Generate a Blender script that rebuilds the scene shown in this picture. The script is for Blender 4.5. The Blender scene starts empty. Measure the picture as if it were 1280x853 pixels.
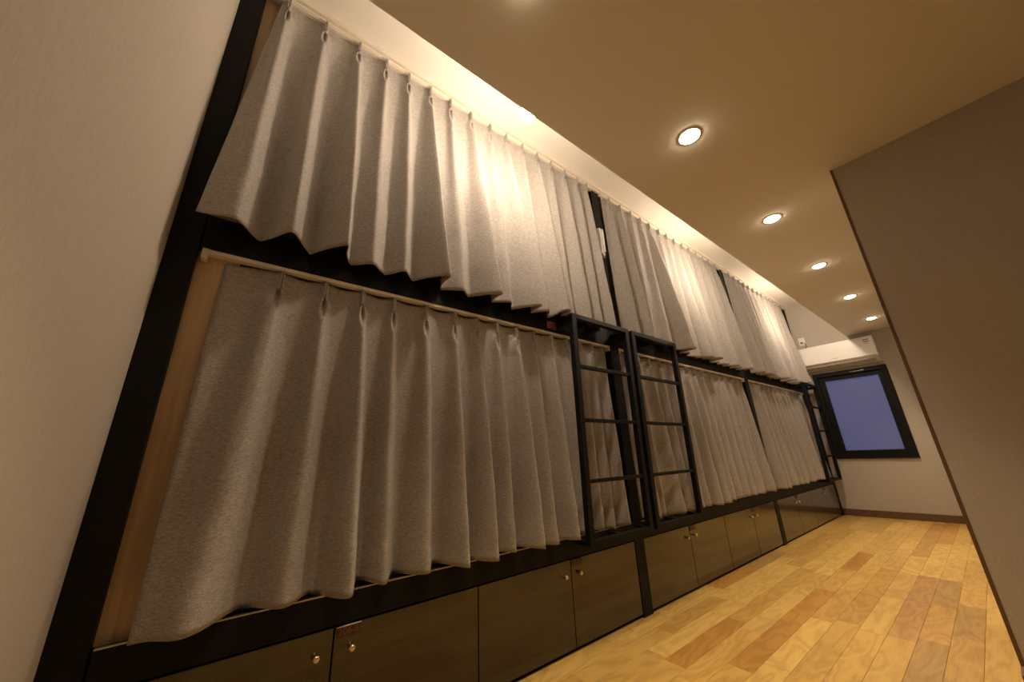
import bpy, bmesh, math, random
from mathutils import Matrix, Vector
random.seed(7)

# ---------------------------------------------------------------- camera, world, exposure
S = bpy.context.scene
COL = S.collection
cam_d = bpy.data.cameras.new('camera'); cam = bpy.data.objects.new('camera', cam_d); COL.objects.link(cam)
RM = ((0.60932825, 0.26547412, 0.74715633), (0.79210216, -0.16106077, -0.58875598), (-0.0359619, 0.95056979, -0.3084215))
M4 = Matrix(RM).to_4x4(); M4.translation = Vector((1.36, 0.0, 0.8305))
cam.matrix_world = M4
cam_d.sensor_fit = 'HORIZONTAL'; cam_d.sensor_width = 36.0; cam_d.lens = 12.543; cam_d.clip_start = 0.01
S.camera = cam
S.view_settings.view_transform = 'Standard'; S.view_settings.look = 'None'
S.view_settings.gamma = 1.0; S.view_settings.use_curve_mapping = False
S.view_settings.exposure = 0.03
world = bpy.data.worlds.new('dusk'); S.world = world; world.use_nodes = True
bg = world.node_tree.nodes['Background']; bg.inputs[0].default_value = (0.20, 0.24, 0.60, 1); bg.inputs[1].default_value = 0.31

DOWN_W = 4.1
WASH_E = 530.0     # emission of each bulb in the raised ceiling strip
DOWN_C = (1.0, 0.76, 0.47)
WASH_C = (1.0, 0.80, 0.61)

# ---------------------------------------------------------------- measures
ZC, ZU = 2.17, 2.78          # lowered ceiling, raised ceiling over the bunks
XE = 0.557                   # edge of the lowered ceiling
YL, YF = -0.24, 6.19         # near end wall, far wall
XR, YR = 1.222, 2.239        # outer corner of the right wall
XB = 2.7
POSTS = [(-0.24, -0.168), (1.887, 1.973), (4.035, 4.12), (6.125, 6.19)]
BAYS = [(-0.162, 1.887), (1.973, 4.035), (4.12, 6.125)]
LAMPS_Y = [0.466, 1.425, 2.445, 3.459, 4.497, 5.527]

# ---------------------------------------------------------------- materials
def nmat(name, color=(0.5, 0.5, 0.5), rough=0.5, metal=0.0, coat=0.0):
    m = bpy.data.materials.new(name); m.use_nodes = True
    b = m.node_tree.nodes['Principled BSDF']
    b.inputs['Base Color'].default_value = (*color, 1); b.inputs['Roughness'].default_value = rough
    b.inputs['Metallic'].default_value = metal; b.inputs['Coat Weight'].default_value = coat
    b.inputs['Coat Roughness'].default_value = 0.08
    return m, m.node_tree.nodes, m.node_tree.links, b

def tex(m, scale=(1, 1, 1), coord='Object', offset=None):
    N, L = m.node_tree.nodes, m.node_tree.links
    tc = N.new('ShaderNodeTexCoord'); mp = N.new('ShaderNodeMapping'); mp.inputs['Scale'].default_value = scale
    if offset is None: L.new(tc.outputs[coord], mp.inputs[0])
    else:
        ad = N.new('ShaderNodeVectorMath'); ad.operation = 'ADD'
        L.new(tc.outputs[coord], ad.inputs[0]); L.new(offset, ad.inputs[1]); L.new(ad.outputs[0], mp.inputs[0])
    return mp.outputs[0]

def noise(m, vec, scale, detail=3, rough=0.5, dist=0.0):
    n = m.node_tree.nodes.new('ShaderNodeTexNoise'); m.node_tree.links.new(vec, n.inputs['Vector'])
    n.inputs['Scale'].default_value = scale; n.inputs['Detail'].default_value = detail
    n.inputs['Roughness'].default_value = rough; n.inputs['Distortion'].default_value = dist
    return n.outputs['Fac']

def ramp(m, fac, stops):
    r = m.node_tree.nodes.new('ShaderNodeValToRGB'); m.node_tree.links.new(fac, r.inputs[0])
    e = r.color_ramp.elements
    while len(e) > 1: e.remove(e[0])
    e[0].position = stops[0][0]; e[0].color = (*stops[0][1], 1)
    for p, c in stops[1:]:
        k = e.new(p); k.color = (*c, 1)
    return r.outputs[0]

def bump(m, height, strength, dist, b):
    n = m.node_tree.nodes.new('ShaderNodeBump'); n.inputs['Strength'].default_value = strength
    n.inputs['Distance'].default_value = dist
    m.node_tree.links.new(height, n.inputs['Height']); m.node_tree.links.new(n.outputs[0], b.inputs['Normal'])

def wallpaper(name, col):
    m, N, L, b = nmat(name, col, 0.85)
    f = noise(m, tex(m, (1, 1, 0.22)), 260, 3, 0.6)
    d = tuple(c * 0.92 for c in col); l = tuple(min(1, c * 1.06) for c in col)
    L.new(ramp(m, f, [(0.3, d), (0.7, l)]), b.inputs['Base Color'])
    bump(m, f, 0.22, 0.0006, b); return m

def ceilpaper():
    m, N, L, b = nmat('ceiling_paper', (0.87, 0.84, 0.78), 0.9)
    f = noise(m, tex(m), 320, 2); bump(m, f, 0.15, 0.0006, b); return m

def fabric():
    m, N, L, b = nmat('curtain_fabric', (0.35, 0.32, 0.28), 0.95)
    f = noise(m, tex(m, (1.1, 1.1, 7)), 60, 4, 0.7)
    g = noise(m, tex(m, (8, 8, 3)), 90, 3, 0.6)
    mx = N.new('ShaderNodeMath'); mx.operation = 'ADD'; L.new(f, mx.inputs[0]); L.new(g, mx.inputs[1])
    hf = N.new('ShaderNodeMath'); hf.operation = 'MULTIPLY'; hf.inputs[1].default_value = 0.5; L.new(mx.outputs[0], hf.inputs[0])
    L.new(ramp(m, hf.outputs[0], [(0.38, (0.195, 0.178, 0.160)), (0.5, (0.335, 0.310, 0.283)), (0.62, (0.485, 0.450, 0.412))]), b.inputs['Base Color'])
    b.inputs['Sheen Weight'].default_value = 0.15; b.inputs['Sheen Roughness'].default_value = 0.5
    bump(m, hf.outputs[0], 0.45, 0.0009, b); return m

def wood(name, dark, light, axis='z', rough=0.5):
    m, N, L, b = nmat(name, light, rough)
    s = {'z': (14, 14, 0.9), 'y': (14, 0.9, 14)}[axis]
    f = noise(m, tex(m, s), 3.0, 5, 0.6, 0.6)
    L.new(ramp(m, f, [(0.3, dark), (0.7, light)]), b.inputs['Base Color']); bump(m, f, 0.15, 0.0008, b); return m

def plank_mat():
    m, N, L, b = nmat('oak_plank', (0.5, 0.3, 0.12), 0.34)
    oi = N.new('ShaderNodeObjectInfo')
    cm = N.new('ShaderNodeMath'); cm.operation = 'MULTIPLY'; cm.inputs[1].default_value = 37.0; L.new(oi.outputs['Random'], cm.inputs[0])
    cx = N.new('ShaderNodeCombineXYZ')
    for i in range(3): L.new(cm.outputs[0], cx.inputs[i])
    fine = noise(m, tex(m, (26, 1.6, 26), offset=cx.outputs[0]), 6.0, 5, 0.6, 0.4)
    big = noise(m, tex(m, (3.2, 0.9, 3.2), offset=cx.outputs[0]), 2.2, 2, 0.5, 0.3)
    ml = N.new('ShaderNodeMath'); ml.operation = 'MULTIPLY'; ml.inputs[1].default_value = 16.0; L.new(big, ml.inputs[0])
    fr = N.new('ShaderNodeMath'); fr.operation = 'PINGPONG'; fr.inputs[1].default_value = 1.0; L.new(ml.outputs[0], fr.inputs[0])
    mixf = N.new('ShaderNodeMix'); mixf.data_type = 'FLOAT'; mixf.inputs[0].default_value = 0.32
    L.new(fine, mixf.inputs[2]); L.new(fr.outputs[0], mixf.inputs[3])
    grain = ramp(m, mixf.outputs[0], [(0.25, (0.74, 0.70, 0.62)), (0.6, (1.0, 1.0, 1.0)), (0.85, (1.08, 1.10, 1.12))])
    mu = N.new('ShaderNodeMix'); mu.data_type = 'RGBA'; mu.blend_type = 'MULTIPLY'; mu.inputs[0].default_value = 1.0
    L.new(oi.outputs['Color'], mu.inputs[6]); L.new(grain, mu.inputs[7]); L.new(mu.outputs[2], b.inputs['Base Color'])
    bump(m, fine, 0.06, 0.0006, b)
    return m

def door_mat():
    m, N, L, b = nmat('dark_gloss_wood', (0.05, 0.035, 0.022), 0.16, 0.0, 0.5)
    f = noise(m, tex(m, (30, 1.2, 30)), 2.4, 4, 0.6, 0.5)
    L.new(ramp(m, f, [(0.3, (0.020, 0.015, 0.009)), (0.7, (0.036, 0.026, 0.016))]), b.inputs['Base Color']); return m

def emis(name, col, st):
    m, N, L, b = nmat(name, (0.9, 0.9, 0.9), 0.4)
    b.inputs['Emission Color'].default_value = (*col, 1); b.inputs['Emission Strength'].default_value = st; return m

M = dict(
    wall=wallpaper('wallpaper_beige', (0.47, 0.42, 0.355)), ceil=ceilpaper(), fabric=fabric(),
    veneer=wood('oak_veneer', (0.42, 0.275, 0.145), (0.56, 0.40, 0.23)),
    skirt=wood('brown_skirting', (0.10, 0.055, 0.025), (0.15, 0.085, 0.04), 'y', 0.45),
    bead=nmat('brown_bead', (0.13, 0.07, 0.03), 0.5)[0],
    plank=plank_mat(), sub=nmat('subfloor', (0.05, 0.03, 0.015), 0.9)[0],
    door=door_mat(), track=nmat('cream_track', (0.74, 0.68, 0.58), 0.45)[0], metal=nmat('steel', (0.6, 0.58, 0.54), 0.3, 1.0)[0],
    knob=nmat('brass_knob', (0.85, 0.66, 0.42), 0.28, 0.9)[0], plate=nmat('name_plate', (0.035, 0.014, 0.010), 0.3)[0],
    red=nmat('red_digits', (0.20, 0.06, 0.03), 0.5)[0], edge=nmat('plate_edge', (0.62, 0.60, 0.55), 0.35)[0],  # edge: pale colour standing in for the highlight on a plate's top
    bedding=nmat('mattress_cloth', (0.55, 0.50, 0.43), 0.9)[0], trimw=nmat('lamp_ring', (0.8, 0.78, 0.74), 0.4)[0],
    disc=emis('lamp_disc', (1.0, 0.80, 0.55), 60.0), bulb=emis('bulb_glass', WASH_C, WASH_E),
    bulbtop=emis('bulb_dimmed_top', WASH_C, WASH_E * 0.22),  # upper bulb faces made to glow weaker, added to spare the raised ceiling
    acw=nmat('white_plastic', (0.80, 0.78, 0.74), 0.35)[0], acg=nmat('grey_plastic', (0.50, 0.46, 0.40), 0.5)[0],  # acg: greyer plastic of louver, badge and fitting plate
    ink=nmat('dark_ink', (0.05, 0.04, 0.035), 0.6)[0], cord=nmat('grey_cord', (0.10, 0.07, 0.06), 0.5)[0],
)
m, N, L, b = nmat('black_frame', (0.0065, 0.0068, 0.006), 0.55)
b.inputs['Specular IOR Level'].default_value = 0.16; M['black'] = m
m, N, L, b = nmat('frosted_glass', (0.80, 0.82, 0.90), 0.55); b.inputs['Transmission Weight'].default_value = 0.92; b.inputs['IOR'].default_value = 1.3
M['glass'] = m

# ---------------------------------------------------------------- helpers
def box(bm, x0, x1, y0, y1, z0, z1, bev=0.0):
    vs = [bm.verts.new((x, y, z)) for x in (x0, x1) for y in (y0, y1) for z in (z0, z1)]
    idx = [(0, 1, 3, 2), (4, 6, 7, 5), (0, 4, 5, 1), (2, 3, 7, 6), (0, 2, 6, 4), (1, 5, 7, 3)]
    fs = [bm.faces.new([vs[i] for i in q]) for q in idx]
    if bev > 0:
        es = list({e for f in fs for e in f.edges})
        bmesh.ops.bevel(bm, geom=es, offset=bev, segments=2, profile=0.7, affect='EDGES')
    return fs

def lathe(bm, prof, n=24, M_=None):
    """prof: list of (r, h) revolved about local z; M_ places it"""
    rings = []
    for r, h in prof:
        ring = []
        for i in range(n):
            a = 2 * math.pi * i / n; v = Vector((r * math.cos(a), r * math.sin(a), h))
            ring.append(bm.verts.new(M_ @ v if M_ else v))
        rings.append(ring)
    for a, c in zip(rings, rings[1:]):
        for i in range(n): bm.faces.new((a[i], a[(i + 1) % n], c[(i + 1) % n], c[i]))
    bm.faces.new(rings[0][::-1]); bm.faces.new(rings[-1])

def tube(bm, pts, r, n=8):
    rings = []
    for i, p in enumerate(pts):
        d = (Vector(pts[min(i + 1, len(pts) - 1)]) - Vector(pts[max(i - 1, 0)])).normalized()
        u = d.orthogonal().normalized(); w = d.cross(u)
        rings.append([bm.verts.new(Vector(p) + r * (math.cos(2 * math.pi * k / n) * u + math.sin(2 * math.pi * k / n) * w)) for k in range(n)])
    for a, c in zip(rings, rings[1:]):
        for i in range(n): bm.faces.new((a[i], a[(i + 1) % n], c[(i + 1) % n], c[i]))
    bm.faces.new(rings[0][::-1]); bm.faces.new(rings[-1])

def obj(name, bm, mat, parent=None, smooth=False, at=None):
    bmesh.ops.recalc_face_normals(bm, faces=bm.faces)
    me = bpy.data.meshes.new(name)
    if at is not None: bmesh.ops.translate(bm, verts=bm.verts, vec=-Vector(at))
    bm.to_mesh(me); bm.free()
    me.materials.append(mat)
    for p in me.polygons: p.use_smooth = smooth
    o = bpy.data.objects.new(name, me); COL.objects.link(o)
    if at is not None: o.location = at
    if parent is not None:
        o.parent = parent
        if at is not None: o.location = Vector(at) - parent.matrix_world.translation if parent.parent is None else o.location
    return o

def b1(name, mat, dims, parent=None, bev=0.0, smooth=False):
    """one box as an object; coordinates are world ones, parents sit at world origin unless moved"""
    bm = bmesh.new(); box(bm, *dims, bev=bev)
    return obj(name, bm, mat, parent, smooth)

def empty(name, label, cat, group=None):
    o = bpy.data.objects.new(name, None); COL.objects.link(o); o.empty_display_size = 0.1
    o['label'] = label; o['category'] = cat
    if group: o['group'] = group
    return o

def settle(root, loc):
    """move a thing's origin to its base while its parts stay where they were built"""
    root.location = loc
    for ch in root.children: ch.location = ch.location - Vector(loc)

def struct(o, label=None):
    o['kind'] = 'structure'
    if label: o['label'] = label; o['category'] = label.split()[-1] if False else o.get('category', 'structure')
    return o

def setting(name, mat, dims_list, label, cat, bev=0.0):
    bm = bmesh.new()
    for d in dims_list: box(bm, *d, bev=bev)
    o = obj(name, bm, mat); o['kind'] = 'structure'; o['label'] = label; o['category'] = cat
    return o

# ---------------------------------------------------------------- room shell
WY0, WY1, WZ0, WZ1 = 0.105, 0.80, 0.665, 1.725       # window hole (x range, z range)
floor = setting('floor', M['sub'], [(-1.12, XB + 0.1, YL - 0.1, YF + 0.1, -0.12, -0.012)], 'oak plank floor of the bunk room and its passage', 'floor')
setting('wall_left', M['wall'], [(-1.12, XB + 0.1, YL - 0.12, YL, -0.02, ZU + 0.1)], 'beige papered end wall left of the black bunk post', 'wall')
setting('wall_far', M['wall'], [(-1.12, WY0, YF, YF + 0.14, -0.02, ZU + 0.1), (WY1, 1.6, YF, YF + 0.14, -0.02, ZU + 0.1),
        (WY0, WY1, YF, YF + 0.14, -0.02, WZ0), (WY0, WY1, YF, YF + 0.14, WZ1, ZU + 0.1)], 'far wall of the passage around the dark window', 'wall')
setting('wall_right', M['wall'], [(XR, XB + 0.1, YR, YF, -0.02, ZC)], 'papered wall on the right that ends at the passage corner', 'wall')
setting('wall_back', M['wall'], [(-1.12, -1.0, YL, YF, -0.02, ZU)], 'wall behind the bunks', 'wall')
setting('wall_near', M['wall'], [(XB, XB + 0.12, YL, YR, -0.02, ZC)], 'wall of the wider near part of the room', 'wall')
setting('ceiling', M['ceil'], [(-1.0, XB + 0.1, YL, YF, ZU, ZU + 0.1)], 'raised pale ceiling strip over the bunks', 'ceiling')
setting('ceiling.001', M['ceil'], [(XE, XB + 0.1, YL, YF, ZC, ZU - 0.001)], 'lowered ceiling with the row of downlights', 'ceiling')
setting('baseboard_far', M['skirt'], [(0.002, XR, YF - 0.012, YF, 0.0, 0.075)], 'brown skirting board along the far wall', 'baseboard', 0.002)
setting('baseboard_left', M['skirt'], [(0.0, XB, YL, YL + 0.012, 0.0, 0.08)], 'brown skirting board along the left wall', 'baseboard', 0.002)
setting('baseboard_right', M['skirt'], [(XR - 0.012, XR, YR - 0.012, YF - 0.012, 0.0, 0.075), (XR, XB, YR - 0.012, YR, 0.0, 0.10)], 'brown skirting board around the right wall corner', 'baseboard', 0.002)
setting('trim_1', M['bead'], [(XR - 0.006, XR + 0.004, YR - 0.004, YR + 0.012, 0.10, ZC)], 'thin brown corner bead on the edge of the right wall', 'trim', 0.001)
bm = bmesh.new(); box(bm, -0.035, 0.03, -0.16, YF, 2.757, ZU, 0.004); box(bm, -0.035, 0.016, -0.16, YF, 2.742, 2.757, 0.003)
o = obj('trim_2', bm, M['track']); o['kind'] = 'structure'; o['label'] = 'cream moulding along the raised ceiling above the upper curtains'; o['category'] = 'trim'

# floor planks
TONES = {'light': (0.600, 0.398, 0.120), 'mid': (0.530, 0.334, 0.094), 'tan': (0.475, 0.286, 0.078), 'orange': (0.430, 0.228, 0.053), 'dark': (0.400, 0.249, 0.080), 'rose': (0.430, 0.249, 0.084)}
PW = 0.0925
special = {(4, 4.53): 'light', (5, 4.16): 'orange', (6, 4.27): 'light', (10, 2.57): 'dark', (10, 3.71): 'dark', (11, 3.22): 'dark', (11, 2.71): 'tan',
           (4, 2.96): 'light', (5, 3.0): 'orange', (9, 3.72): 'rose', (10, 3.13): 'tan', (8, 3.1): 'light', (6, 2.5): 'light', (3, 2.2): 'orange'}
ends = {}
for (c, y), t in special.items(): ends.setdefault(c, []).append(y)
meshes = {}
def plank_mesh(w, l):
    k = (round(w, 4), round(l, 3))
    if k not in meshes:
        bm = bmesh.new(); box(bm, -w / 2 + 0.0004, w / 2 - 0.0004, -l / 2 + 0.0004, l / 2 - 0.0004, -0.011, 0.0)
        bmesh.ops.bevel(bm, geom=[e for e in bm.edges if all(v.co.z > -0.005 for v in e.verts)], offset=0.0007, segments=1, affect='EDGES')
        me = bpy.data.meshes.new('plank'); bm.to_mesh(me); bm.free(); me.materials.append(M['plank']); meshes[k] = me
    return meshes[k]
NC = int((XB - 0.0) / PW) + 1
for c in range(NC):
    x0, x1 = c * PW, min((c + 1) * PW, XB)
    if c == 0: x0 = -0.02
    ymax = YF if x0 < XR - 0.001 else YR
    anchor = ends.get(c, [random.uniform(0, 0.6)])[0]
    cuts = [anchor + k * 0.60 for k in range(-14, 14)]
    for e in ends.get(c, [])[1:]:
        j = min(range(len(cuts)), key=lambda i: abs(cuts[i] - e)); cuts[j] = e
    cuts = sorted(set([YL] + [y for y in cuts if YL + 0.08 < y < ymax - 0.08] + [ymax]))
    for a, z in zip(cuts, cuts[1:]):
        me = plank_mesh(x1 - x0, z - a)
        o = bpy.data.objects.new('plank', me); COL.objects.link(o); o.parent = floor
        o.location = ((x0 + x1) / 2, (a + z) / 2, random.uniform(-0.0003, 0.0))
        t = next((v for (cc, y), v in special.items() if cc == c and abs(y - z) < 0.02), None)
        if t is None: t = random.choices(['light', 'mid', 'tan', 'orange', 'dark', 'rose'], [3.4, 5.0, 3.2, 0.9, 0.15, 0.25])[0]
        k = random.uniform(0.94, 1.06); cc = TONES[t]
        o.color = (cc[0] * k, cc[1] * k, cc[2] * k, 1)

# window in the far wall
win = empty('window_1', 'black framed window with frosted dusk-lit glass in the far wall', 'window'); win['kind'] = 'structure'
bm = bmesh.new()
X0, X1, Z0, Z1 = 0.092, 0.815, 0.655, 1.738
for d in ((X0, X1, Z1 - 0.05, Z1), (X0, X1, Z0, Z0 + 0.05), (X0, X0 + 0.05, Z0 + 0.05, Z1 - 0.05), (X1 - 0.05, X1, Z0 + 0.05, Z1 - 0.05)):
    box(bm, d[0], d[1], YF - 0.02, YF + 0.10, d[2], d[3], 0.003)
obj('window_frame', bm, M['black'], win)
bm = bmesh.new(); a, c, e, g = X0 + 0.05, X1 - 0.05, Z0 + 0.05, Z1 - 0.05
for d in ((a, c, g - 0.052, g), (a, c, e, e + 0.048), (a, a + 0.055, e + 0.048, g - 0.052), (c - 0.047, c, e + 0.048, g - 0.052)):
    box(bm, d[0], d[1], YF + 0.005, YF + 0.06, d[2], d[3], 0.003)
sash = obj('sash', bm, M['black'], win)
b1('pane', M['glass'], (a + 0.05, c - 0.043, YF + 0.035, YF + 0.041, e + 0.044, g - 0.048), win)
bm = bmesh.new(); box(bm, 0.47, 0.61, YF - 0.026, YF - 0.0205, 1.700, 1.708, 0.002); box(bm, 0.585, 0.612, YF - 0.036, YF - 0.0205, 1.698, 1.716, 0.003)
h = obj('latch', bm, nmat('dull_metal', (0.10, 0.10, 0.095), 0.3, 0.6)[0], win); h['label'] = 'small grey metal latch'
settle(win, (0.45, YF, Z0))

# ---------------------------------------------------------------- bunk frame
fr = empty('bunk_frame', 'long black built-in double-decker bunk frame along the left side', 'bunk bed')
for y0, y1 in POSTS:
    b1('post', M['black'], (-0.06, 0.0, y0, y1, 0.0, 2.742 if y0 > 0 else ZU - 0.0), fr, 0.002)
for y0, y1 in BAYS:
    b1('lower_rail', M['black'], (-0.06, 0.0, y0, y1, 0.364, 0.446), fr, 0.002)
    b1('upper_rail', M['black'], (-0.06, 0.0, y0, y1, 1.497, 1.615), fr, 0.002)
    o = b1('deck', M['veneer'], (-1.0, -0.06, y0, y1, 0.405, 0.438), fr)
    o = b1('deck', M['veneer'], (-1.0, -0.06, y0, y1, 1.53, 1.565), fr)
    o = b1('edge_strip', M['metal'], (-0.012, -0.002, y0, y1, 0.446, 0.4505), fr, 0.001)
    o['label'] = 'thin silver strip on the lower rail'
o = b1('end_panel', M['veneer'], (-1.0, -0.06, -0.185, -0.162, 0.0, ZU), fr); o['label'] = 'oak veneered end panel inside the bunks'
o = b1('end_panel', M['veneer'], (-1.0, -0.055, 6.125, 6.145, 0.0, ZU), fr)
for z0, z1 in ((0.446, 1.4965), (1.615, 2.742)):
    o = b1('side_board', M['veneer'], (-0.055, -0.032, -0.168, -0.06, z0, z1), fr, 0.001); o['label'] = 'narrow upright oak board beside the left post'
for y in (1.93, 4.077):
    b1('partition', M['veneer'], (-1.0, -0.055, y - 0.012, y + 0.012, 0.0, ZU), fr)
settle(fr, (0.0, 3.0, 0.0))

for i, (y0, y1) in enumerate(BAYS):
    t = b1('mattress', M['bedding'], (-0.97, -0.115, y0 + 0.03, y1 - 0.03, 0.438, 0.53), None, 0.02, True)
    t['label'] = ['pale mattress on the lower deck behind the nearest lower curtain', 'pale mattress on the lower deck behind the middle lower curtain', 'pale mattress on the lower deck behind the farthest lower curtain'][i]
    t['category'] = 'mattress'; t['group'] = 'mattresses on the lower decks'

# ---------------------------------------------------------------- drawers/cabinets under the bunks
WHERE = ['nearest', 'middle', 'farthest']
for i, (y0, y1) in enumerate(BAYS):
    t = empty('storage_cabinet', ['nearest four-door dark glossy cabinet under the bunk, with the readable number plate', 'middle four-door dark glossy cabinet, under the second ladder', 'farthest four-door dark glossy cabinet, ending at the far wall'][i], 'cabinet', 'dark glossy cabinets under the bunks')
    bm = bmesh.new(); box(bm, -0.6, -0.03, y0 + 0.002, y1 - 0.002, 0.03, 0.362); box(bm, -0.6, -0.05, y0 + 0.002, y1 - 0.002, 0.0, 0.03)
    obj('body', bm, M['black'], t)
    w = (y1 - y0) / 4
    for k in range(4):
        a, c = y0 + k * w + 0.0025, y0 + (k + 1) * w - 0.0025
        d = b1('door', M['door'], (-0.022, -0.004, a, c, 0.016, 0.358), t, 0.0015)
        ky = c - 0.043 if k % 2 == 0 else a + 0.050
        bm = bmesh.new()
        R = Matrix.Translation((-0.004, ky, 0.297)) @ Matrix.Rotation(math.pi / 2, 4, 'Y')
        lathe(bm, [(0.006, 0.0), (0.0045, 0.006), (0.0085, 0.010), (0.0095, 0.015), (0.0075, 0.019), (0.002, 0.0205)], 16, R)
        obj('knob', bm, M['knob'], d, True)
        if k % 2 == 1:
            p = b1('number_plate', M['plate'], (-0.0038, -0.0008, a + 0.003, a + 0.075, 0.329, 0.3545), d, 0.0005)
            bm = bmesh.new(); box(bm, -0.0038, 0.0012, a + 0.003, a + 0.075, 0.3546, 0.3566)
            o = obj('plate_edge', bm, M['edge'] if (i, k) == (0, 1) else M['plate'], d)  # bent top of the plate; highlight painted pale on the first one only
            if i == 0 and k == 1:
                p['label'] = 'dark plate reading 206-6'
                tc = bpy.data.curves.new('tmp_text', 'FONT'); tc.body = '206-6'; tc.size = 0.0265; tc.align_x = 'CENTER'; tc.align_y = 'CENTER'; tc.extrude = 0.0004
                to = bpy.data.objects.new('tmp_text', tc); COL.objects.link(to)
                dg = bpy.context.evaluated_depsgraph_get(); me = bpy.data.meshes.new_from_object(to.evaluated_get(dg))
                bpy.data.objects.remove(to); me.materials.clear(); me.materials.append(M['red'])
                n = bpy.data.objects.new('plate_number', me); COL.objects.link(n); n.parent = d
                n.rotation_euler = (math.pi / 2, 0, math.pi / 2); n.location = (-0.0003, a + 0.039, 0.3415)
                n['label'] = 'red digits 206-6'
    settle(t, (-0.02, (y0 + y1) / 2, 0.0))

# ---------------------------------------------------------------- curtains
def sm(x): x = max(0.0, min(1.0, x)); return x * x * (3 - 2 * x)

def curtain_fabric(folds, z0, z1, xt, xbase, yl, yr, seed, xl=None, xr=None, wbot=0.52, amp_top=0.022, hemnoise=0.006, lift=None, tri_k=0.72):
    """folds: (y at the pleat, y at the hem, ridge depth at the hem, lean); a pinch-pleated cloth hanging from z0 to z1"""
    rnd = random.Random(seed)
    n = len(folds); H = z0 - z1
    YT = [f_[0] for f_ in folds]; YB = [f_[1] for f_ in folds]
    def mids(Y, l, r): return [l] + [(a_ + b_) / 2 for a_, b_ in zip(Y, Y[1:])] + [r]
    mt, mb = mids(YT, yl[0], yr[0]), mids(YB, yl[1], yr[1])
    vall = [xbase + rnd.uniform(-0.008, 0.008) for _ in range(n + 1)]
    if xl is not None: vall[0] = xl
    if xr is not None: vall[-1] = xr
    NQ = 15; rows = 76
    ph = [(rnd.uniform(0, 6.28), rnd.uniform(0.6, 1.3)) for _ in range(n)]
    bm = bmesh.new(); grid = []
    tt = [0.0, 0.01, 0.025, 0.04, 0.05] + [0.06 + 0.94 * ((i / (rows - 1)) ** 1.25) for i in range(rows)]
    for t in tt:
        row = []
        pinch = 0.058 / H
        s = max(0.0, (t - pinch) / (1 - pinch))
        d = (t - pinch) * H; mouth = sm(d / 0.014) * max(0.0, 1 - d / 0.085) if d > 0 else 0.0
        swell = math.sin(math.pi * max(0.0, min(1.0, d / 0.10)))
        w = 0.085 + (wbot - 0.085) * s ** 0.42
        w += 0.10 * swell
        for k in range(n):
            yc = YT[k] + (YB[k] - YT[k]) * t + math.sin(3.2 * t * ph[k][1] + ph[k][0]) * 0.006 * s
            l = mt[k] + (mb[k] - mt[k]) * t; r = mt[k + 1] + (mb[k + 1] - mt[k + 1]) * t
            yv = (vall[k] * s + xt * (1 - s), vall[k + 1] * s + xt * (1 - s))
            A = amp_top * (1 - s) + (folds[k][2] - xbase) * s ** 0.85 + 0.014 * mouth
            for q in range(-NQ, NQ + (1 if k == n - 1 else 0)):
                u = q / NQ; p = math.copysign(abs(u) ** 1.55, u)
                y = yc + (p * (yc - l) if p < 0 else p * (r - yc))
                bv = math.exp(-(abs(p) / w) ** 2.4) - math.exp(-(1 / w) ** 2.4) * abs(p)
                tri = 1.0 - (math.sqrt(p * p + 0.012) - 0.11) / 0.897
                kz = tri_k * sm((s - 0.15) / 0.75); bv = bv * (1 - kz) + max(0.0, tri) * kz
                base = yv[0] + (yv[1] - yv[0]) * (0.5 + 0.5 * p)
                sag = -0.007 * (1 - s) * sm(abs(p))
                x = base + sag + A * bv
                x -= 0.040 * mouth ** 0.7 * math.exp(-(p / (0.045 + 0.085 * swell)) ** 2)
                y += folds[k][3] * bv * bv * s
                z = z0 - t * H
                z += (0.004 * (1 - bv) if t < 0.02 else 0)
                z += -0.006 * sm(abs(p)) * (1 - t) ** 3
                if t > 0.9: z += hemnoise * math.sin(ph[k][0] * 3 + p * 1.5) * (t - 0.9) * 10
                if lift: z += lift[2] * t * sm((y - lift[0]) / 0.05 + 1) * sm((lift[1] - y) / 0.05 + 1)
                # gentle cross wrinkles
                x += 0.0018 * math.sin(y * 31 + z * 17 + seed) * s + 0.0012 * math.sin(z * 43 + y * 11 + seed * 2) * s
                row.append(bm.verts.new((x, y, z)))
        grid.append(row)
    for a_, b_ in zip(grid, grid[1:]):
        for i in range(len(a_) - 1): bm.faces.new((a_[i], a_[i + 1], b_[i + 1], b_[i]))
    return bm

def add_curtain(label, group, folds, z0, z1, xt, xbase, yl, yr, seed, **kw):
    t = empty('curtain', label, 'curtain', group)
    c = obj('cloth', curtain_fabric(folds, z0, z1, xt, xbase, yl, yr, seed, **kw), M['fabric'], t, True)
    md = c.modifiers.new('thick', 'SOLIDIFY'); md.thickness = 0.0018; md.offset = -1
    # the two stitched front edges of every pinch pleat
    for k in range(len(folds)):
        y = folds[k][0]
        bm = bmesh.new()
        for q in (-1, 1): box(bm, xt + 0.0195, xt + 0.0245, y + q * 0.0034 - 0.0016, y + q * 0.0034 + 0.0016, z0 - 0.056, z0 + 0.004, 0.0006)
        obj('pleat_tab', bm, M['fabric'], t)
    settle(t, (xt, (yl[0] + yr[0]) / 2, z0))
    return t

def auto(y0, y1, n, a0, a1, seed, bulge=None, shift=0.0, lean=0.02):
    r = random.Random(seed); out = []
    for k in range(n):
        u = (k + 0.5) / n; y = y0 + (y1 - y0) * u + r.uniform(-0.010, 0.010)
        A = r.uniform(a0, a1)
        if bulge and k in bulge: A = bulge[k]
        out.append((y, y + shift + r.uniform(-0.032, 0.032), A, r.uniform(0.2, 1.0) * lean))
    return out

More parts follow.
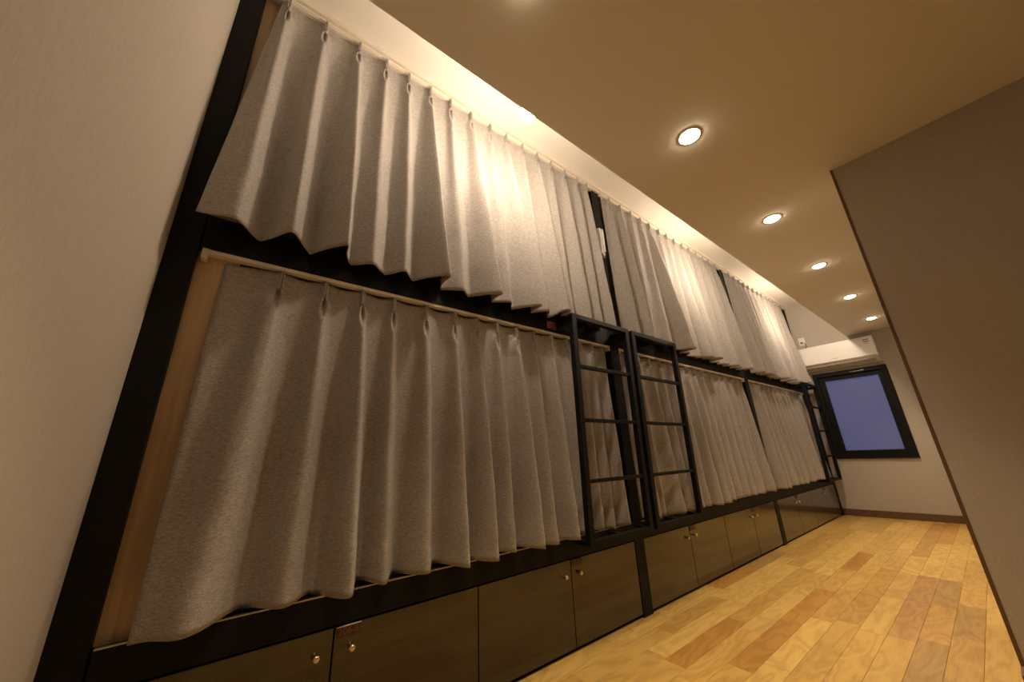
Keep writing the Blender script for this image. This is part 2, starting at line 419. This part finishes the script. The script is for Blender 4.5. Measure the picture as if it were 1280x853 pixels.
GU, GL = 'grey pleated curtains of the upper bunks', 'grey pleated curtains of the lower bunks'
up1 = [(-0.086, -0.090, 0.085, 0.0), (0.056, 0.056, 0.125, 0.0), (0.200, 0.205, 0.145, 0.030), (0.328, 0.335, 0.080, 0.004), (0.442, 0.47, 0.085, 0.0),
       (0.561, 0.585, 0.160, 0.05), (0.680, 0.745, 0.070, 0.0), (0.812, 0.865, 0.145, 0.040), (0.945, 1.01, 0.075, 0.005), (1.064, 1.125, 0.140, 0.040),
       (1.191, 1.255, 0.085, 0.010), (1.316, 1.375, 0.125, 0.022), (1.440, 1.47, 0.075, 0.01), (1.570, 1.60, 0.095, 0.02), (1.700, 1.73, 0.080, 0.012), (1.800, 1.825, 0.090, 0.010)]
add_curtain('nearest upper curtain, wide deep folds, hanging over the black middle rail', GU, up1, 2.725, 1.562, 0.012, 0.020, (-0.112, -0.185), (1.845, 1.885), 3, xl=0.085, xr=0.05, lift=(1.37, 1.99, 0.030))
up2 = auto(2.00, 3.93, 14, 0.060, 0.145, 21, {3: 0.08, 4: 0.165, 5: 0.07, 8: 0.15, 9: 0.06}, 0.03, 0.055)
up2 = [(a_, b_ + 0.03 * math.sin(a_ * 5), A - (0.02 if a_ < 2.4 else 0), l_) for a_, b_, A, l_ in up2]
add_curtain('middle upper curtain above the second ladder, one broad bulging fold', GU, up2, 2.725, 1.562, 0.012, 0.018, (1.995, 2.005), (3.95, 4.03), 5, wbot=0.44, tri_k=0.5, lift=(1.95, 2.56, 0.030))
up3 = auto(4.14, 5.96, 13, 0.070, 0.16, 33, None, 0.02, 0.055)
add_curtain('farthest upper curtain beside the air conditioner', GU, up3, 2.725, 1.562, 0.012, 0.022, (4.13, 4.17), (5.975, 5.975), 9, wbot=0.44, tri_k=0.5, lift=(5.55, 6.2, 0.034))

lo1 = [(0.064, 0.015, 0.060, -0.01), (0.203, 0.20, 0.055, 0.0), (0.337, 0.365, 0.095, 0.0), (0.462, 0.47, 0.050, 0.0), (0.605, 0.610, 0.065, 0.012), (0.744, 0.775, 0.085, 0.0),
       (0.865, 0.885, 0.085, 0.020), (0.983, 1.00, 0.050, 0.01), (1.111, 1.115, 0.095, 0.020), (1.226, 1.245, 0.05, 0.01), (1.356, 1.358, 0.085, 0.0),
       (1.48, 1.50, 0.035, 0.0), (1.600, 1.60, 0.04, 0.0), (1.70, 1.70, 0.03, 0.0), (1.80, 1.80, 0.04, 0.0)]
add_curtain('nearest lower curtain, the largest, partly behind the first ladder', GL, lo1, 1.474, 0.454, -0.022, -0.045, (-0.098, -0.105), (1.862, 1.855), 12, xl=0.035, xr=-0.02, wbot=0.62, tri_k=0.2)
lo2 = auto(2.00, 4.01, 15, 0.035, 0.080, 44, None, 0.0, 0.03)
add_curtain('middle lower curtain behind the second ladder', GL, lo2, 1.474, 0.456, -0.022, -0.020, (1.998, 1.998), (4.01, 4.01), 15, tri_k=0.3, wbot=0.55)
lo3 = auto(4.15, 5.90, 13, 0.040, 0.085, 55, None, 0.0, 0.03)
add_curtain('farthest lower curtain beside the third ladder', GL, lo3, 1.474, 0.456, -0.022, -0.020, (4.145, 4.145), (5.92, 5.92), 18, tri_k=0.3, wbot=0.55)

for i, (y0, y1) in enumerate(BAYS):
    bm = bmesh.new(); box(bm, -0.004, 0.026, y0 + 0.006, y1 - 0.006, 2.729, 2.742, 0.002); box(bm, 0.0, 0.022, y0 + 0.006, y1 - 0.006, 2.722, 2.729)
    t = obj('curtain_track', bm, M['track'])
    t['label'] = f'cream curtain rail holding the {WHERE[i]} upper curtain'; t['category'] = 'curtain rail'; t['group'] = 'cream curtain rails'
    t = empty('curtain_track', f'cream curtain rail under the middle rail, holding the {WHERE[i]} lower curtain', 'curtain rail', 'cream curtain rails')
    bm = bmesh.new(); box(bm, -0.034, -0.004, y0 + 0.004, y1 - 0.004, 1.483, 1.4965, 0.002); obj('rail', bm, M['track'], t)
    for ye in (y0 + 0.004, y1 - 0.02):
        bm = bmesh.new(); box(bm, -0.036, -0.002, ye, ye + 0.016, 1.462, 1.4965, 0.002); obj('end_cap', bm, M['track'], t)
    settle(t, (-0.02, (y0 + y1) / 2, 1.4965))

# ---------------------------------------------------------------- ladders
def ladder(y0, y1, label):
    t = empty('ladder', label, 'ladder', 'black metal bunk ladders')
    xt_, xb_ = 0.100, 0.082; w, d = 0.034, 0.032; zt, zb = 1.585, 0.418
    def xat(z): return xb_ + (xt_ - xb_) * (z - zb) / (zt - zb)
    for y in (y0, y1 - w):
        bm = bmesh.new(); fs = box(bm, 0, d, y, y + w, zb, zt)
        for v in bm.verts: v.co.x += xat(v.co.z) - d / 2
        bmesh.ops.bevel(bm, geom=list(bm.edges), offset=0.002, segments=1, affect='EDGES'); obj('stile', bm, M['black'], t)
    for z in (1.285, 0.998, 0.700):
        b1('rung', M['black'], (xat(z) - 0.013, xat(z) + 0.013, y0 + w, y1 - w, z - 0.009, z + 0.009), t, 0.0015)
    b1('top_bar', M['black'], (xt_ - 0.016, xt_ + 0.016, y0 + w, y1 - w, zt - 0.026, zt), t, 0.0015)
    b1('bottom_bar', M['black'], (xb_ - 0.016, xb_ + 0.016, y0 + w, y1 - w, zb, zb + 0.022), t, 0.0015)
    for y in (y0, (y0 + y1 - w) / 2, y1 - w):
        b1('bracket_arm', M['black'], (0.0, xt_ - 0.017, y + 0.002, y + w - 0.002, zt - 0.045, zt - 0.012), t, 0.0015)
        b1('bracket_arm', M['black'], (0.0, xb_ - 0.017, y + 0.002, y + w - 0.002, zb, zb + 0.022), t, 0.0015)
    settle(t, (xb_, (y0 + y1) / 2, zb))
ladder(1.414, 1.938, 'nearest black ladder, in front of the first lower curtain and left of the middle post')
ladder(1.972, 2.520, 'second black ladder, just right of the middle post')
ladder(5.570, 6.110, 'farthest black ladder beside the window')

# white fitting on the post between the upper curtains, name plate on the middle rail
t = empty('wall_fitting', 'small white twin-bar fitting on the black post between the nearest and middle upper curtains', 'fitting')
b1('bar', M['acw'], (0.001, 0.02, 1.905, 1.922, 2.19, 2.40), t, 0.003); b1('bar', M['acw'], (0.001, 0.02, 1.934, 1.952, 2.21, 2.40), t, 0.003)
b1('back_plate', M['acg'], (0.0, 0.004, 1.900, 1.956, 2.17, 2.405), t, 0.001); b1('socket', M['acw'], (0.004, 0.03, 1.903, 1.925, 2.165, 2.188), t, 0.004)
settle(t, (0.0, 1.93, 2.17))
bm = bmesh.new(); box(bm, 0.0, 0.003, 1.325, 1.395, 1.512, 1.557, 0.0008)
o = obj('name_plate', bm, wood('orange_plate', (0.16, 0.06, 0.02), (0.26, 0.11, 0.04), 'y', 0.4)); o['label'] = 'small orange-brown plate on the middle rail under the nearest upper curtain'; o['category'] = 'plate'

# ---------------------------------------------------------------- air conditioner, plug
t = empty('air_conditioner', 'white split air conditioner on the far wall above the window', 'air conditioner')
def prof_box(prof, x0, x1, bev=0.0):
    bm = bmesh.new(); A_ = [bm.verts.new((x0, y, z)) for y, z in prof]; B_ = [bm.verts.new((x1, y, z)) for y, z in prof]
    bm.faces.new(A_); bm.faces.new(B_[::-1])
    for i in range(len(prof)): bm.faces.new((A_[i], B_[i], B_[(i + 1) % len(prof)], A_[(i + 1) % len(prof)]))
    if bev: bmesh.ops.bevel(bm, geom=[e for e in bm.edges], offset=bev, segments=2, affect='EDGES')
    return bm
P0 = [(YF, 2.085), (6.02, 2.085), (6.005, 2.08), (6.005, 1.84), (6.02, 1.825), (6.10, 1.78), (YF, 1.772)]
obj('body', prof_box(P0, 0.012, 0.800, 0.004), M['acw'], t)
obj('front_panel', prof_box([(6.004, 2.073), (5.994, 2.062), (5.990, 1.846), (5.998, 1.838), (6.004, 1.842)], 0.016, 0.796, 0.002), M['acw'], t)
bm = bmesh.new(); box(bm, 0.05, 0.762, 6.03, 6.085, -0.004, 0.004, 0.002)
bmesh.ops.rotate(bm, verts=bm.verts, cent=(0, 6.0575, 0), matrix=Matrix.Rotation(math.radians(-29), 3, 'X')); bmesh.ops.translate(bm, verts=bm.verts, vec=(0, 0, 1.7975))
obj('louver', bm, M['acg'], t)
for k, (z, wd) in enumerate(((2.040, 0.052), (2.016, 0.050), (1.992, 0.034))):
    b1('label_print', M['ink'] if k < 2 else M['acg'], (0.735 - wd / 2, 0.735 + wd / 2, 5.9892, 5.9912, z - 0.0045, z + 0.0045), t)
b1('badge', M['acg'], (0.385, 0.435, 5.9885, 5.9905, 1.872, 1.880), t)
settle(t, (0.4, YF, 1.77))

t = empty('wall_socket', 'white socket with a plugged-in cord on the far wall above the air conditioner', 'socket')
b1('plate', M['acw'], (0.055, 0.125, YF - 0.008, YF, 2.165, 2.275), t, 0.003)
bm = bmesh.new(); box(bm, 0.078, 0.100, YF - 0.04, YF - 0.008, 2.19, 2.21, 0.003); obj('plug', bm, M['cord'], t)
settle(t, (0.09, YF, 2.165))
bm = bmesh.new()
tube(bm, [(0.098, YF - 0.03, 2.198), (0.118, YF - 0.035, 2.185), (0.132, YF - 0.03, 2.160), (0.128, YF - 0.025, 2.130), (0.105, YF - 0.02, 2.112), (0.08, YF - 0.02, 2.100), (0.07, YF - 0.02, 2.086)], 0.005)
o = obj('power_cord', bm, M['cord'], None, True); o['label'] = 'dark cord looping from the socket to the air conditioner'; o['category'] = 'cord'

# ---------------------------------------------------------------- lamps
SC = ['mostly above the frame, first of the row', 'first one fully in view, the largest', 'third of the row', 'fourth of the row, above the far ladder side', 'fifth of the row, second nearest the far wall', 'last of the row, nearest the far wall and air conditioner']
ring_bm = bmesh.new()
for i, y in enumerate(LAMPS_Y):
    t = empty('downlight', 'small round recessed ceiling light, ' + SC[i], 'downlight', 'round downlights in the lowered ceiling')
    t.location = (0.893, y, ZC)
    bm = bmesh.new(); n = 28
    R0 = [[bm.verts.new((r * math.cos(2 * math.pi * k / n), r * math.sin(2 * math.pi * k / n), z)) for k in range(n)] for r, z in ((0.049, 0.0), (0.048, -0.003), (0.041, -0.004), (0.040, 0.0))]
    for a_, b_ in zip(R0, R0[1:]):
        for k in range(n): bm.faces.new((a_[k], a_[(k + 1) % n], b_[(k + 1) % n], b_[k]))
    o = obj('ring', bm, M['trimw'], t, True)
    bm = bmesh.new(); lathe(bm, [(0.040, 0.0), (0.038, -0.005), (0.030, -0.010), (0.018, -0.0125), (0.004, -0.013)], n); obj('diffuser', bm, M['disc'], t, True)
    ld = bpy.data.lights.new('downlight_beam', 'AREA'); ld.shape = 'DISK'; ld.size = 0.07; ld.energy = DOWN_W; ld.color = DOWN_C; ld.spread = math.radians(72)
    lo = bpy.data.objects.new('downlight_beam', ld); COL.objects.link(lo); lo.parent = t; lo.location = (0, 0, -0.016)
for i, (x, y) in enumerate(((0.400, 0.908), (0.455, 2.98), (0.455, 5.04))):
    t = empty('side_lamp', ['round glowing bulb lamp peeking past the edge of the lowered ceiling', 'bulb lamp behind the edge of the lowered ceiling, over the middle bunk', 'bulb lamp behind the edge of the lowered ceiling, over the farthest bunk'][i], 'lamp', 'bulb lamps in the raised ceiling strip')
    t.location = (XE, y, 2.42)
    Rm = Matrix.Rotation(-math.pi / 2, 4, 'Y'); L_ = XE - x
    bm = bmesh.new(); lathe(bm, [(0.040, 0.0), (0.040, 0.010), (0.014, 0.014), (0.014, L_ - 0.055), (0.017, L_ - 0.052), (0.017, L_ - 0.034)], 24, Rm); obj('holder', bm, M['trimw'], t, True)
    bm = bmesh.new(); lathe(bm, [(0.017, L_ - 0.034)] + [(0.037 * math.sin(a_), L_ - 0.037 * math.cos(a_)) for a_ in [math.radians(v) for v in range(32, 175, 14)]], 24, Rm); 
    bu = obj('bulb', bm, M['bulb'], t, True); bu.data.materials.append(M['bulbtop'])
    for p in bu.data.polygons:
        if p.center.z > 0.006: p.material_index = 1
